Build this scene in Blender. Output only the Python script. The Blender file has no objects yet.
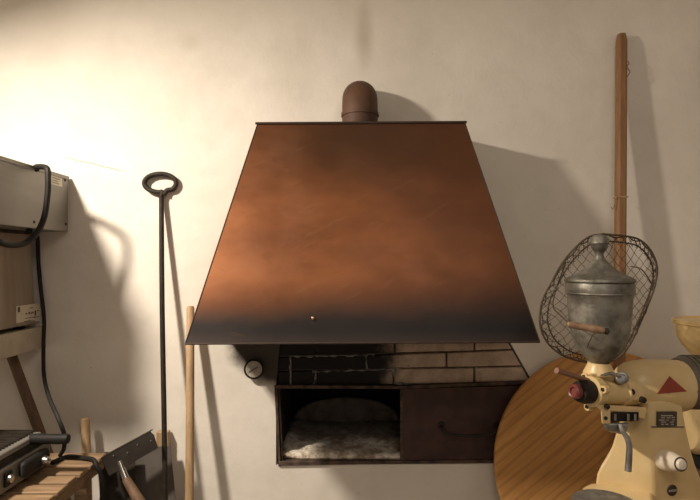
import bpy, bmesh, math, random
from mathutils import Vector, Matrix
from math import pi, sin, cos, sqrt, radians
random.seed(7)
S = bpy.context.scene
COL = S.collection

# ------------------------------------------------------------------ camera, world, lights
F, CX, CY, H, WALL = 520.0, 350.0, 262.0, 1.4, 2.4      # focal px, vanishing point px, eye height, wall distance
cam = bpy.data.cameras.new('camera'); cam.sensor_width = 36.0; cam.lens = 36.0 * F / 700.0
cam.shift_y = 12 / 700.0; cam.clip_start = .05
camo = bpy.data.objects.new('camera', cam); COL.objects.link(camo)
camo.location = (0, -WALL, H); camo.rotation_euler = (pi / 2, 0, 0); S.camera = camo

world = bpy.data.worlds.new('world'); S.world = world; world.use_nodes = True
world.node_tree.nodes['Background'].inputs[0].default_value = (1.0, .90, .82, 1)
world.node_tree.nodes['Background'].inputs[1].default_value = .20

def area(name, loc, target, size, power, color, shape='DISK', sy=None, spread=180):
    l = bpy.data.lights.new(name, 'AREA'); l.shape = shape; l.size = size
    if sy: l.size_y = sy
    l.energy = power; l.color = color; l.spread = radians(spread)
    o = bpy.data.objects.new(name, l); COL.objects.link(o); o.location = loc
    o.rotation_euler = (Vector(target) - Vector(loc)).to_track_quat('-Z', 'Y').to_euler(); return o
area('hanging_lamp_light', (-1.62, -1.28, 2.46), (-1.30, -1.15, 1.50), .18, 76, (1.0, .88, .74), spread=174)
area('front_fill_light', (.5, -2.9, 2.75), (.3, -.6, .9), .9, 10, (1.0, .89, .79), 'RECTANGLE', .5)  # added soft fill from above front right, no lamp seen there

S.view_settings.view_transform = 'Standard'; S.view_settings.look = 'None'
S.view_settings.exposure = 0.0; S.view_settings.gamma = 1.0; S.view_settings.use_curve_mapping = False

def P(px, py, D):
    """point seen at that pixel, D metres in front of the eye"""
    return Vector(((px - CX) * D / F, D - WALL, H - (py - CY) * D / F))
def X(px, D): return (px - CX) * D / F
def Z(py, D): return H - (py - CY) * D / F

# ------------------------------------------------------------------ materials
class NT:
    def __init__(s, name):
        s.m = bpy.data.materials.new(name); s.m.use_nodes = True
        s.n = s.m.node_tree.nodes; s.l = s.m.node_tree.links; s.b = s.n['Principled BSDF']
        s.tc = s.n.new('ShaderNodeTexCoord')
    def link(s, a, b): s.l.new(a, b)
    def mapping(s, scale=(1, 1, 1), rot=(0, 0, 0), loc=(0, 0, 0)):
        src = s.tc.outputs['Object']
        if any(rot):
            a = s.n.new('ShaderNodeMapping'); a.inputs['Rotation'].default_value = rot; s.link(src, a.inputs['Vector']); src = a.outputs[0]
        m = s.n.new('ShaderNodeMapping'); m.inputs['Scale'].default_value = scale; m.inputs['Location'].default_value = loc
        s.link(src, m.inputs['Vector']); return m.outputs[0]
    def noise(s, scale, detail=5, rough=.55, vec=None, dist=0):
        t = s.n.new('ShaderNodeTexNoise'); t.inputs['Scale'].default_value = scale
        t.inputs['Detail'].default_value = detail; t.inputs['Roughness'].default_value = rough
        t.inputs['Distortion'].default_value = dist
        s.link(vec or s.tc.outputs['Object'], t.inputs['Vector']); return t.outputs['Fac']
    def rng(s, v, a, b, c=0., d=1., smooth=True):
        r = s.n.new('ShaderNodeMapRange'); r.interpolation_type = 'SMOOTHSTEP' if smooth else 'LINEAR'
        for i, x in enumerate((a, b, c, d)): r.inputs[i + 1].default_value = x
        s.link(v, r.inputs[0]); return r.outputs[0]
    def math(s, op, a, b=0.):
        r = s.n.new('ShaderNodeMath'); r.operation = op
        for i, x in enumerate((a, b)):
            if isinstance(x, (int, float)): r.inputs[i].default_value = x
            else: s.link(x, r.inputs[i])
        return r.outputs[0]
    def mix(s, f, a, b):
        r = s.n.new('ShaderNodeMix'); r.data_type = 'RGBA'
        if isinstance(f, (int, float)): r.inputs[0].default_value = f
        else: s.link(f, r.inputs[0])
        for i, x in ((6, a), (7, b)):
            if isinstance(x, tuple): r.inputs[i].default_value = (*x, 1)
            else: s.link(x, r.inputs[i])
        return r.outputs[2]
    def blob(s, cx, cz, rx, rz, a=1., b=0., wob=.0, ns=6):
        """1 inside an ellipse of the XZ plane, 0 outside"""
        v = s.mapping((1 / rx, 0, 1 / rz), loc=(-cx / rx, 0, -cz / rz))
        l = s.n.new('ShaderNodeVectorMath'); l.operation = 'LENGTH'; s.link(v, l.inputs[0])
        o = l.outputs['Value']
        if wob: o = s.math('ADD', o, s.math('MULTIPLY', s.math('SUBTRACT', s.noise(ns, 6, .65), .5), wob))
        return s.rng(o, b, a, 1., 0.)
    def xyz(s):
        x = s.n.new('ShaderNodeSeparateXYZ'); s.link(s.tc.outputs['Object'], x.inputs[0]); return x.outputs
    def bump(s, h, strength=.3, dist=.01):
        b = s.n.new('ShaderNodeBump'); b.inputs['Strength'].default_value = strength
        b.inputs['Distance'].default_value = dist; s.link(h, b.inputs['Height'])
        s.link(b.outputs[0], s.b.inputs['Normal'])
    def done(s, col, rough, metal=0.):
        for k, v in (('Base Color', col), ('Roughness', rough), ('Metallic', metal)):
            if isinstance(v, tuple): s.b.inputs[k].default_value = (*v, 1)
            elif isinstance(v, (int, float)): s.b.inputs[k].default_value = v
            else: s.link(v, s.b.inputs[k])
        return s.m

def simple(name, c1, c2, rough=.6, metal=0., scale=12, bscale=60, bump=.1, lo=.35, hi=.7, stretch=(1, 1, 1)):
    t = NT(name); vec = t.mapping(stretch)
    f = t.rng(t.noise(scale, 6, .6, vec), lo, hi)
    t.bump(t.noise(bscale, 4, .6, vec), bump, .004)
    return t.done(t.mix(f, c1, c2), rough, metal)

def plaster():
    t = NT('plaster')
    big = t.rng(t.noise(1.3, 4), .3, .7)
    mid = t.rng(t.noise(6, 6, .65), .35, .75)
    c = t.mix(big, (.84, .79, .71), (.76, .71, .63))
    c = t.mix(t.math('MULTIPLY', mid, .28), c, (.60, .54, .45))
    # stains, soot and broader patches of the wall colour
    def pm(px, py, rx, ry, k, col, wob=.8, ns=5, a=1.15, b=.1):
        nonlocal c
        q = WALL / F
        c = t.mix(t.math('MULTIPLY', t.blob((px - CX) * q, H - (py - CY) * q, rx * q, ry * q, a, b, wob, ns), k), c, col)
    pm(364, 35, 12, 42, .5, (.36, .29, .21), .5)
    pm(190, 42, 17, 14, .30, (.50, .42, .32), .5)
    pm(290, 75, 30, 60, .25, (.50, .43, .33), 1.3, 7)
    pm(335, 105, 22, 38, .25, (.97, .92, .82), 1.0, 8)
    pm(50, 25, 60, 40, .18, (.55, .47, .36), 1.2, 6)
    pm(350, -30, 420, 90, .30, (.55, .48, .36), .6, 3)  # broad darker tan band along the top
    pm(400, 70, 60, 60, .22, (.52, .45, .35), 1.4, 9)
    pm(150, 90, 120, 70, .15, (.52, .45, .35), 1.5, 8)
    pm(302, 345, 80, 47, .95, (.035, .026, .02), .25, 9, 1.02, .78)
    pm(600, 330, 130, 60, .25, (.48, .41, .34), .8, 4)  # wide darker patch on the right
    pm(60, 400, 90, 70, .22, (.50, .42, .34), .8, 4)  # wide darker patch low on the left
    # hairline crack upper left
    x, y, z = t.xyz()
    q = WALL / F
    x0 = (60 - CX) * q; z0 = H - (156 - CY) * q
    line = t.math('ABSOLUTE', t.math('SUBTRACT', z, t.math('ADD', t.math('MULTIPLY', t.math('SUBTRACT', x, x0), -.24),
                  t.math('ADD', z0 - .006, t.math('MULTIPLY', t.noise(14, 4), .012)))))
    cr = t.math('MULTIPLY', t.rng(line, .0012, .004, 1, 0), t.math('MULTIPLY', t.rng(x, x0, x0 + .03), t.rng(x, x0 + .26, x0 + .33, 1, 0)))
    c = t.mix(t.math('MULTIPLY', cr, .7), c, (.30, .23, .17))
    sp = t.rng(t.noise(38, 3, .5), .70, .76)
    c = t.mix(t.math('MULTIPLY', sp, .35), c, (.45, .37, .28))
    h = t.math('ADD', t.math('MULTIPLY', t.noise(2.6, 2), 1.6), t.math('ADD', t.math('MULTIPLY', t.noise(11, 6, .6), .38), t.math('MULTIPLY', t.noise(80, 4, .6), .07)))
    t.bump(h, .4, .02)
    return t.done(c, .92)

def copper():
    t = NT('patinated_copper')
    x, y, z = t.xyz()
    n = t.noise(5, 6, .6); n2 = t.noise(2.2, 4, .55, t.mapping((1, 1, 2.2)))
    c = t.mix(t.rng(n2, .3, .7), (.27, .098, .035), (.15, .051, .018))
    c = t.mix(t.math('MULTIPLY', t.rng(n, .45, .75), .35), c, (.24, .105, .055))
    streak = t.rng(t.noise(9, 6, .7, t.mapping((.5, 1, 3.5), rot=(0, radians(28), 0))), .55, .75)
    c = t.mix(t.math('MULTIPLY', streak, .10), c, (.60, .33, .19))
    # heat-darkened crown and sooted skirt
    c = t.mix(t.math('MULTIPLY', t.blob(.05, .84, .75, .40, 1.1, .0, .35, 4), .88), c, (.06, .030, .015))
    zz = t.math('ADD', z, t.math('ADD', t.math('MULTIPLY', t.math('SUBTRACT', n2, .5), .16), t.math('MULTIPLY', x, -.045)))
    so = t.rng(zz, .06, .24, 1, 0)
    c = t.mix(t.math('MULTIPLY', t.rng(t.math('ADD', x, t.math('MULTIPLY', n2, .4)), -.05, .85), .68), c, (.10, .040, .018))  # lamp falloff painted into the copper: darker towards the right
    c = t.mix(so, c, (.022, .018, .017))
    c = t.mix(t.math('MULTIPLY', t.rng(z, .0, .045, 1, 0), .55), c, (.06, .042, .036))
    scr = t.rng(t.noise(30, 2, .5, t.mapping((.18, 1, 1.7), rot=(0, radians(-18), 0))), .72, .76)
    c = t.mix(t.math('MULTIPLY', scr, .35), c, (.10, .05, .03))
    t.bump(t.math('ADD', t.noise(3.5, 3), t.math('MULTIPLY', t.noise(120, 2), .03)), .12, .01)
    return t.done(c, t.rng(n, .3, .7, .42, .54), .62)

def wood(name, c1, c2, c3, axis_rot=0., scale=1., rough=.6, plane='XZ', bump=.25):
    """grain runs along local X turned by axis_rot in the XZ plane"""
    t = NT(name)
    rot = (0, axis_rot, 0)
    v = t.mapping((1.1 * scale, 9 * scale, 9 * scale), rot=rot)
    n = t.noise(2.2, 6, .6, v, .9)
    w = t.n.new('ShaderNodeTexWave'); w.wave_type = 'BANDS'; w.bands_direction = 'Z'
    w.inputs['Scale'].default_value = 1.6; w.inputs['Distortion'].default_value = 7; w.inputs['Detail'].default_value = 3
    w.inputs['Detail Scale'].default_value = .8
    t.link(v, w.inputs['Vector'])
    fine = t.noise(9, 4, .6, t.mapping((2 * scale, 30 * scale, 30 * scale), rot=rot))
    c = t.mix(t.rng(n, .3, .7), c1, c2)
    c = t.mix(t.math('MULTIPLY', t.rng(w.outputs['Fac'], .6, 1.), .36), c, c3)
    c = t.mix(t.math('MULTIPLY', t.rng(fine, .5, .75), .35), c, c3)
    t.bump(fine, bump, .003)
    return t.done(c, rough)

def wood_z(name, c1, c2, c3, scale=1., rough=.65):
    t = NT(name)
    v = t.mapping((22 * scale, 22 * scale, 1.6 * scale))
    n = t.noise(2, 6, .6, v, .4); fine = t.noise(7, 4, .6, v)
    c = t.mix(t.rng(n, .3, .7), c1, c2)
    c = t.mix(t.math('MULTIPLY', t.rng(fine, .5, .8), .5), c, c3)
    t.bump(fine, .3, .002); return t.done(c, rough)

def enamel(name='cream_enamel', a=(.76, .58, .31), b=(.67, .49, .23)):
    t = NT(name)
    c = t.mix(t.rng(t.noise(9, 5), .3, .7), a, b)
    chip = t.rng(t.noise(24, 5, .6), .70, .72)
    c = t.mix(t.math('MULTIPLY', chip, .8), c, (.12, .085, .05))
    gr = t.rng(t.noise(4, 6, .7), .55, .75)
    c = t.mix(t.math('MULTIPLY', gr, .25), c, (.40, .29, .14))
    t.bump(t.noise(140, 2), .05, .002)
    return t.done(c, .36)

def galv():
    t = NT('galvanised_metal')
    v = t.n.new('ShaderNodeTexVoronoi'); v.inputs['Scale'].default_value = 38; t.link(t.tc.outputs['Object'], v.inputs['Vector'])
    c = t.mix(t.rng(t.noise(14, 5), .3, .7), (.27, .255, .21), (.13, .12, .10))
    c = t.mix(t.math('MULTIPLY', t.rng(v.outputs['Distance'], .1, .6), .3), c, (.36, .35, .31))
    c = t.mix(t.math('MULTIPLY', t.rng(t.noise(7, 6, .7), .42, .62), .65), c, (.07, .062, .048))
    t.bump(t.math('ADD', t.noise(45, 5), t.noise(12, 2)), .5, .005)
    return t.done(c, t.rng(t.noise(20, 4), .3, .7, .42, .62), .6)

def masonry(name, c1, c2, soot_x=None):
    t = NT(name)
    c = t.mix(t.rng(t.noise(16, 6, .65), .3, .7), c1, c2)
    if soot_x is not None:
        x, y, z = t.xyz()
        g = t.n.new('ShaderNodeNewGeometry'); sx = t.n.new('ShaderNodeSeparateXYZ'); t.link(g.outputs['Position'], sx.inputs[0])
        xx = t.math('ADD', sx.outputs[0], t.math('MULTIPLY', t.math('SUBTRACT', t.noise(10, 6, .7), .5), .22))
        c = t.mix(t.rng(xx, soot_x, soot_x + .16, 1, 0), c, (.012, .010, .010))
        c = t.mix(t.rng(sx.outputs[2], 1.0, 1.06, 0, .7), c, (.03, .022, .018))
    t.bump(t.math('ADD', t.noise(30, 5, .65), t.math('MULTIPLY', t.noise(120, 3), .4)), .5, .006)
    return t.done(c, .92)

def wm(t_):  # ash / sooted stone with a world-height soot line
    return t_
M = {}
M['plaster'] = plaster()
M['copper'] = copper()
M['pipe'] = simple('oxidised_copper_pipe', (.11, .052, .027), (.06, .031, .018), .65, .2, 9, 60, .15)
M['rim'] = simple('dark_copper_seam', (.05, .028, .018), (.03, .02, .015), .6, .2, 20)
M['bright_copper'] = simple('bright_copper', (.85, .50, .32), (.7, .36, .2), .3, .8)
def dull(m): m.node_tree.nodes['Principled BSDF'].inputs['Specular IOR Level'].default_value = .25; return m
M['iron'] = simple('black_iron', (.022, .018, .014), (.040, .031, .023), .6, .2, 30, 90, .3)
M['rust'] = simple('rusty_iron', (.12, .075, .056), (.03, .021, .017), .8, .1, 25, 80, .5)
M['door'] = simple('brown_iron_door', (.075, .036, .030), (.042, .022, .019), .55, .25, 9, 70, .3)
M['brick'] = masonry('firebrick', (.60, .47, .37), (.42, .32, .24), .12)
M['mortar'] = masonry('mortar', (.20, .15, .11), (.10, .075, .06), -.6)
M['pale_mortar'] = masonry('pale_mortar', (.30, .28, .26), (.10, .09, .085))
M['soot'] = simple('soot', (.012, .010, .009), (.022, .018, .015), .95, 0, 12, 50, .5)
def ash():
    t = NT('ash_crusted_stone'); x, y, z = t.xyz()
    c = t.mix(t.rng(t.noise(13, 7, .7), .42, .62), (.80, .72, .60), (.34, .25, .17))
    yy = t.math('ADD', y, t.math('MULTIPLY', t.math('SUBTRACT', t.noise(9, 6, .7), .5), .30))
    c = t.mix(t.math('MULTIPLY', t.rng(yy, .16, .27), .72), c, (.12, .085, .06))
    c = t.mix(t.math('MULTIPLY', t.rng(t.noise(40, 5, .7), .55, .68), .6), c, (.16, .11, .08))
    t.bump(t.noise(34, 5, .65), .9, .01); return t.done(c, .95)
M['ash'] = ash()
M['backstone'] = simple('smoked_stone', (.26, .21, .16), (.13, .10, .075), .95, 0, 12, 40, .5)
M['white'] = simple('dial_white', (.55, .50, .42), (.40, .36, .29), .4)
M['board'] = wood('honey_board_wood', (.74, .39, .13), (.58, .285, .085), (.30, .13, .035), radians(38), .55, .5)
M['table'] = wood('slat_wood', (.30, .195, .105), (.20, .125, .065), (.12, .07, .037), 0, 1.4, .65)
M['stick'] = wood_z('pale_stick_wood', (.50, .34, .19), (.36, .23, .12), (.22, .13, .07))
M['pole'] = wood_z('brown_pole_wood', (.33, .17, .075), (.23, .115, .05), (.12, .06, .03))
M['darkwood'] = wood_z('dark_handle_wood', (.17, .095, .05), (.10, .055, .03), (.05, .03, .02))
M['grip'] = simple('worn_grip_wood', (.27, .165, .095), (.15, .09, .05), .6, 0, 40)
M['steel'] = simple('brushed_steel', (.25, .235, .21), (.20, .185, .165), .5, .5, 6, 200, .05, stretch=(1, .2, 1))
M['steel2'] = simple('stained_steel', (.34, .29, .23), (.22, .16, .11), .45, .4, 2.5, 200, .05, stretch=(1, 3, .3))
M['chrome'] = simple('worn_chrome', (.55, .53, .49), (.40, .38, .34), .22, .95)
M['castmetal'] = simple('cast_aluminium', (.36, .35, .33), (.20, .19, .17), .45, .75, 30)
M['cream'] = enamel()
M['bowlcream'] = enamel('cream_plastic', (.66, .48, .22), (.58, .40, .17))
M['ivory'] = simple('ivory_plastic', (.78, .70, .58), (.72, .63, .50), .35)
M['shelf'] = simple('cream_board', (.46, .41, .32), (.38, .33, .25), .5)
M['black'] = simple('black_rubber', (.010, .009, .008), (.018, .016, .014), .6)
M['red'] = simple('red_print', (.30, .045, .022), (.24, .04, .02), .45)
M['redknob'] = simple('worn_red_knob', (.20, .05, .04), (.11, .032, .028), .4)
M['copperrod'] = simple('brown_lever', (.25, .13, .08), (.17, .09, .055), .45, .2)
M['galv'] = galv()
M['wire'] = simple('rusty_wire', (.075, .058, .042), (.13, .095, .06), .6, .5, 40)
M['motor'] = simple('grey_motor', (.18, .155, .12), (.13, .11, .085), .5)
M['label'] = simple('paper_label', (.60, .55, .44), (.54, .49, .39), .6)
M['ink'] = simple('ink', (.06, .05, .04), (.08, .07, .05), .6)
M['plate'] = simple('dark_plate', (.035, .026, .02), (.05, .04, .03), .4)
M['platetext'] = simple('plate_print', (.50, .45, .37), (.42, .37, .30), .5)
M['floor'] = simple('stone_floor', (.30, .25, .20), (.22, .18, .14), .7, 0, 3, 20, .3)
M['ceiling'] = simple('lime_ceiling', (.75, .69, .58), (.70, .64, .53), .9, 0, 3, 20, .2)
M['grey_sheet'] = simple('grey_steel_sheet', (.15, .13, .115), (.085, .072, .062), .55, .4, 5, 40, .15)
M['sheet'] = simple('blackened_steel_sheet', (.050, .043, .038), (.085, .072, .06), .42, .6, 5, 40, .15)

dull(M['black']); dull(M['iron']); dull(M['soot'])
# ------------------------------------------------------------------ mesh building
class MB:
    def __init__(s): s.v = []; s.f = []
    def add(s, vs, fs):
        o = len(s.v); s.v += [tuple(v) for v in vs]; s.f += [tuple(i + o for i in f) for f in fs]; return s
    def box(s, a, b, rot=None, pivot=None):
        (x0, y0, z0), (x1, y1, z1) = a, b
        vs = [Vector(p) for p in ((x0, y0, z0), (x1, y0, z0), (x1, y1, z0), (x0, y1, z0), (x0, y0, z1), (x1, y0, z1), (x1, y1, z1), (x0, y1, z1))]
        if rot:
            pv = Vector(pivot) if pivot is not None else sum(vs, Vector()) / 8
            vs = [rot @ (v - pv) + pv for v in vs]
        return s.add(vs, [(3, 2, 1, 0), (4, 5, 6, 7), (0, 1, 5, 4), (1, 2, 6, 5), (2, 3, 7, 6), (3, 0, 4, 7)])
    def hexa(s, q):  # 8 points: bottom ring 4, top ring 4
        return s.add(q, [(3, 2, 1, 0), (4, 5, 6, 7), (0, 1, 5, 4), (1, 2, 6, 5), (2, 3, 7, 6), (3, 0, 4, 7)])
    def tube(s, pts, r, n=10, closed=False, caps=True, rr=None):
        pts = [Vector(p) for p in pts]; N = len(pts); prev = None; vs = []
        for i, p in enumerate(pts):
            if closed: t = pts[(i + 1) % N] - pts[i - 1]
            else: t = pts[min(i + 1, N - 1)] - pts[max(i - 1, 0)]
            t.normalize()
            if prev is None:
                up = Vector((0, 0, 1)) if abs(t.z) < .9 else Vector((0, 1, 0)); a = t.cross(up).normalized()
            else: a = (prev - t * prev.dot(t)).normalized()
            prev = a; b = t.cross(a); R = rr[i] if rr else r
            vs += [p + (a * cos(2 * pi * k / n) + b * sin(2 * pi * k / n)) * R for k in range(n)]
        fs = []
        for i in range(N if closed else N - 1):
            j = (i + 1) % N
            fs += [(i * n + k, i * n + (k + 1) % n, j * n + (k + 1) % n, j * n + k) for k in range(n)]
        if not closed and caps: fs += [tuple(range(n))[::-1], tuple((N - 1) * n + k for k in range(n))]
        return s.add(vs, fs)
    def lathe(s, prof, origin, axis=(0, 0, 1), n=40, capa=True, capb=True):
        """prof: (t, r) along the axis"""
        ax = Vector(axis).normalized(); up = Vector((0, 0, 1)) if abs(ax.z) < .9 else Vector((0, 1, 0))
        a = ax.cross(up).normalized(); b = ax.cross(a); o = Vector(origin); vs = []
        for t, r in prof:
            vs += [o + ax * t + (a * cos(2 * pi * k / n) + b * sin(2 * pi * k / n)) * max(r, 1e-5) for k in range(n)]
        fs = []
        for i in range(len(prof) - 1):
            fs += [(i * n + k, i * n + (k + 1) % n, (i + 1) * n + (k + 1) % n, (i + 1) * n + k) for k in range(n)]
        if capa: fs.append(tuple(range(n))[::-1])
        if capb: fs.append(tuple((len(prof) - 1) * n + k for k in range(n)))
        return s.add(vs, fs)
    def prism(s, poly, y0, y1):
        """outline in (x, z), pushed from y0 to y1"""
        n = len(poly); vs = [(x, y0, z) for x, z in poly] + [(x, y1, z) for x, z in poly]
        fs = [tuple(range(n)), tuple(range(2 * n - 1, n - 1, -1))] + [(i, i + n, (i + 1) % n + n, (i + 1) % n) for i in range(n)]
        return s.add(vs, fs)
    def build(s, name, mat, parent=None, bevel=0, smooth=35, seg=2, solid=0, subs=0, origin=None):
        me = bpy.data.meshes.new(name)
        po = Vector((0, 0, 0))
        if parent is not None: po = parent.get('_w') and Vector(parent['_w']) or Vector(parent.location)
        if parent is None:
            if origin is None:
                xs = [v[0] for v in s.v]; ys = [v[1] for v in s.v]; zs = [v[2] for v in s.v]
                origin = Vector(((min(xs) + max(xs)) / 2, (min(ys) + max(ys)) / 2, min(zs)))
            else: origin = Vector(origin)
        me.from_pydata([tuple(Vector(v) - (origin if parent is None else po)) for v in s.v], [], s.f)
        bm = bmesh.new(); bm.from_mesh(me); bmesh.ops.recalc_face_normals(bm, faces=bm.faces); bm.to_mesh(me); bm.free()
        me.materials.append(M[mat]); o = bpy.data.objects.new(name, me); COL.objects.link(o)
        for p in me.polygons: p.use_smooth = True
        me.set_sharp_from_angle(angle=radians(smooth))
        if solid: m = o.modifiers.new('s', 'SOLIDIFY'); m.thickness = solid; m.offset = -1
        if bevel: m = o.modifiers.new('b', 'BEVEL'); m.width = bevel; m.segments = seg; m.limit_method = 'ANGLE'; m.angle_limit = radians(35)
        if subs: m = o.modifiers.new('u', 'SUBSURF'); m.levels = m.render_levels = subs
        if parent is not None:
            o.parent = parent; o['_w'] = tuple(po)
        else:
            o.location = origin; o['_w'] = tuple(origin)
        return o
def tag(o, label, cat, group=None):
    o['label'] = label; o['category'] = cat
    if group: o['group'] = group
    return o
def thing(name, loc, label, cat, group=None):
    o = bpy.data.objects.new(name, None); o.empty_display_size = .05; COL.objects.link(o); o.location = loc
    o['_w'] = tuple(loc); return tag(o, label, cat, group)
def struct(o): o['kind'] = 'structure'; return o
def smoothpath(pts, n=8):
    pts = [Vector(p) for p in pts]; out = []
    q = [pts[0] * 2 - pts[1]] + pts + [pts[-1] * 2 - pts[-2]]
    for i in range(1, len(q) - 2):
        for k in range(n):
            t = k / n; a, b, c, d = q[i - 1:i + 3]
            out.append(.5 * ((2 * b) + (c - a) * t + (2 * a - 5 * b + 4 * c - d) * t * t + (3 * b - a - 3 * c + d) * t ** 3))
    out.append(pts[-1]); return out

# ------------------------------------------------------------------ room
def W(px, py): q = WALL / F; return ((px - CX) * q, H - (py - CY) * q)
hole = [W(283, 310), W(492, 310), W(534, 384), W(534, 463), W(276, 465), W(276, 385)]
bm = bmesh.new()
outer = [(-2.6, 0), (2.6, 0), (2.6, 2.95), (-2.6, 2.95)]
def ring(pts):
    vs = [bm.verts.new((x, 0, z)) for x, z in pts]; return [bm.edges.new((vs[i], vs[(i + 1) % len(vs)])) for i in range(len(vs))]
e = ring(outer) + ring(hole)
bmesh.ops.triangle_fill(bm, edges=e, use_beauty=True, use_dissolve=False)
fs = [f for f in bm.faces if True]
g = bmesh.ops.extrude_face_region(bm, geom=fs)
for v in [x for x in g['geom'] if isinstance(x, bmesh.types.BMVert)]: v.co.y += .12
bmesh.ops.recalc_face_normals(bm, faces=bm.faces)
me = bpy.data.meshes.new('wall_back'); bm.to_mesh(me); bm.free(); me.materials.append(M['plaster'])
wall = bpy.data.objects.new('wall_back', me); COL.objects.link(wall); wall['_w'] = (0, 0, 0); struct(wall)
struct(MB().box((-2.6, -4.2, -.1), (2.6, .12, 0)).build('floor', 'floor', origin=(0, 0, 0)))
struct(MB().box((-2.6, -4.2, 2.95), (2.6, .12, 3.05)).build('ceiling', 'ceiling', origin=(0, 0, 0)))
struct(MB().box((-2.7, -4.2, 0), (-2.6, .12, 2.95)).build('wall_left', 'plaster', origin=(0, 0, 0)))
struct(MB().box((2.6, -4.2, 0), (2.7, .12, 2.95)).build('wall_right', 'plaster', origin=(0, 0, 0)))

# brickwork above the oven mouth (courses dip slightly to the left)
def course_y(k, px):   # upper edge of course k, px row
    t = (px - 283) / (534 - 283)
    return [327, 342, 357, 371, 387][k] * (1 - t) + [322, 336, 350, 366.5, 383][k] * t
def xr(py): return 534 - (384 - py) * (534 - 492) / (384 - 310.)
MB().prism([W(277, 310), W(492, 308), W(533, 384), W(533, 388), W(277, 390)], .026, .11).build('mortar_bed', 'mortar', wall)
joints = {0: [290, 368, 447], 1: [316, 395, 475], 2: [290, 367, 447], 3: [316, 394, 475]}
for k in range(4):
    xs = [278] + joints[k] + [999]
    for a, b in zip(xs[:-1], xs[1:]):
        g0 = 1.0
        ya = course_y(k, a) + g0; yb = course_y(k, min(b, 520)) + g0
        yc = course_y(k + 1, min(b, 520)) - g0; yd = course_y(k + 1, a) - g0
        b1 = min(b, xr(yb) - 1); b2 = min(b, xr(yc) - 1)
        j = lambda: random.uniform(-.5, .5)
        x0 = a + (g0 if a > 279 else 0)
        poly = [W(x0, ya + j()), W(b1 - g0, yb + j()), W(b2 - g0, yc + j()), W(x0, yd + j())]
        MB().prism(poly, .004 + random.uniform(0, .008), .06).build('brick', 'brick', wall, bevel=.004)
# the lighter mortar squeezed out of the sooted left-hand joints
def squeeze(x0, y0, x1, y1):
    n = max(6, int(math.hypot(x1 - x0, y1 - y0) / 3)); pts = []; rr = []
    for i in range(n + 1):
        t = i / n; x, z = W(x0 + (x1 - x0) * t + random.uniform(-.5, .5), y0 + (y1 - y0) * t + random.uniform(-.6, .6))
        pts.append((x, .005 + random.uniform(0, .004), z)); rr.append(random.choice((.0012, .0028, .004, .0055, .0068)) * random.uniform(.8, 1.1))
    MB().tube(pts, .004, 6, rr=rr).build('mortar_ridge', 'pale_mortar', wall)
for s_ in ((290, 357, 374, 355), (366, 356, 367, 370), (312, 372, 393, 369.5), (290, 358, 291, 385), (316, 373, 314, 384), (394, 368, 395, 384), (395, 384, 408, 384.5), (395, 369, 409, 366)):
    squeeze(*s_)

# ------------------------------------------------------------------ oven
oven = thing('brick_oven', (.25, .0, W(0, 463)[1]), 'wood oven set in the wall under the copper hood, iron door slid half open', 'oven')
x0, x1 = W(279, 0)[0], W(531, 0)[0]; zt, zb = W(0, 388)[1], W(0, 461)[1]; dp = .56
fb = MB()   # fire chamber: floorless shell with thickness
fb.box((x0 - .05, .12, zb - .06), (x0, dp + .05, zt + .05)); fb.box((x1, .12, zb - .06), (x1 + .05, dp + .05, zt + .05))
fb.box((x0 - .05, dp, zb - .06), (x1 + .05, dp + .05, zt + .05)); fb.box((x0 - .05, .115, zt), (x1 + .05, dp + .05, zt + .05))
fb.box((x0 + .002, .0, zt - .002), (x1 - .002, .115, zt + .006))
fb.build('fire_chamber', 'soot', oven)
# hearth floor, a lumpy ash-covered slab
hf = MB(); nx, ny = 46, 24; vs = []
random.seed(3)
for j in range(ny + 1):
    for i in range(nx + 1):
        u, v = i / nx, j / ny
        edge = min(1, u * 14, (1 - u) * 14)
        vs.append((x0 + .004 + (x1 - x0 - .008) * u, .012 + (dp - .02) * v, zb + (random.uniform(0, .009) + .008 * sin(7 * u + 5 * v) ** 2) * (v > 0) + .018 * (1 - edge)))
fs = [(j * (nx + 1) + i, j * (nx + 1) + i + 1, (j + 1) * (nx + 1) + i + 1, (j + 1) * (nx + 1) + i) for j in range(ny) for i in range(nx)]
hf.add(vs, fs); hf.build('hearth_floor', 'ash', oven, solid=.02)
bank = []
for k in range(25):
    a = pi * k / 24; bank.append((-.02 - .30 * cos(a), zb + .012 + .145 * sin(a) ** .8))
MB().prism(bank, dp - .05, dp - .012).build('back_stone', 'backstone', oven, bevel=.01)
crumbs = MB()
for k in range(160):
    px, pyy = random.uniform(x0 + .03, x0 + .55), random.uniform(.03, dp - .1)
    r = random.uniform(.004, .012)
    crumbs.lathe([(0, r), (r * .6, r * .8), (r, r * .2)], (px, pyy, zb + .008), (random.uniform(-.3, .3), random.uniform(-.3, .3), 1), 6)
crumbs.build('ash_crumbs', 'ash', oven)['kind'] = 'stuff'
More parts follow.
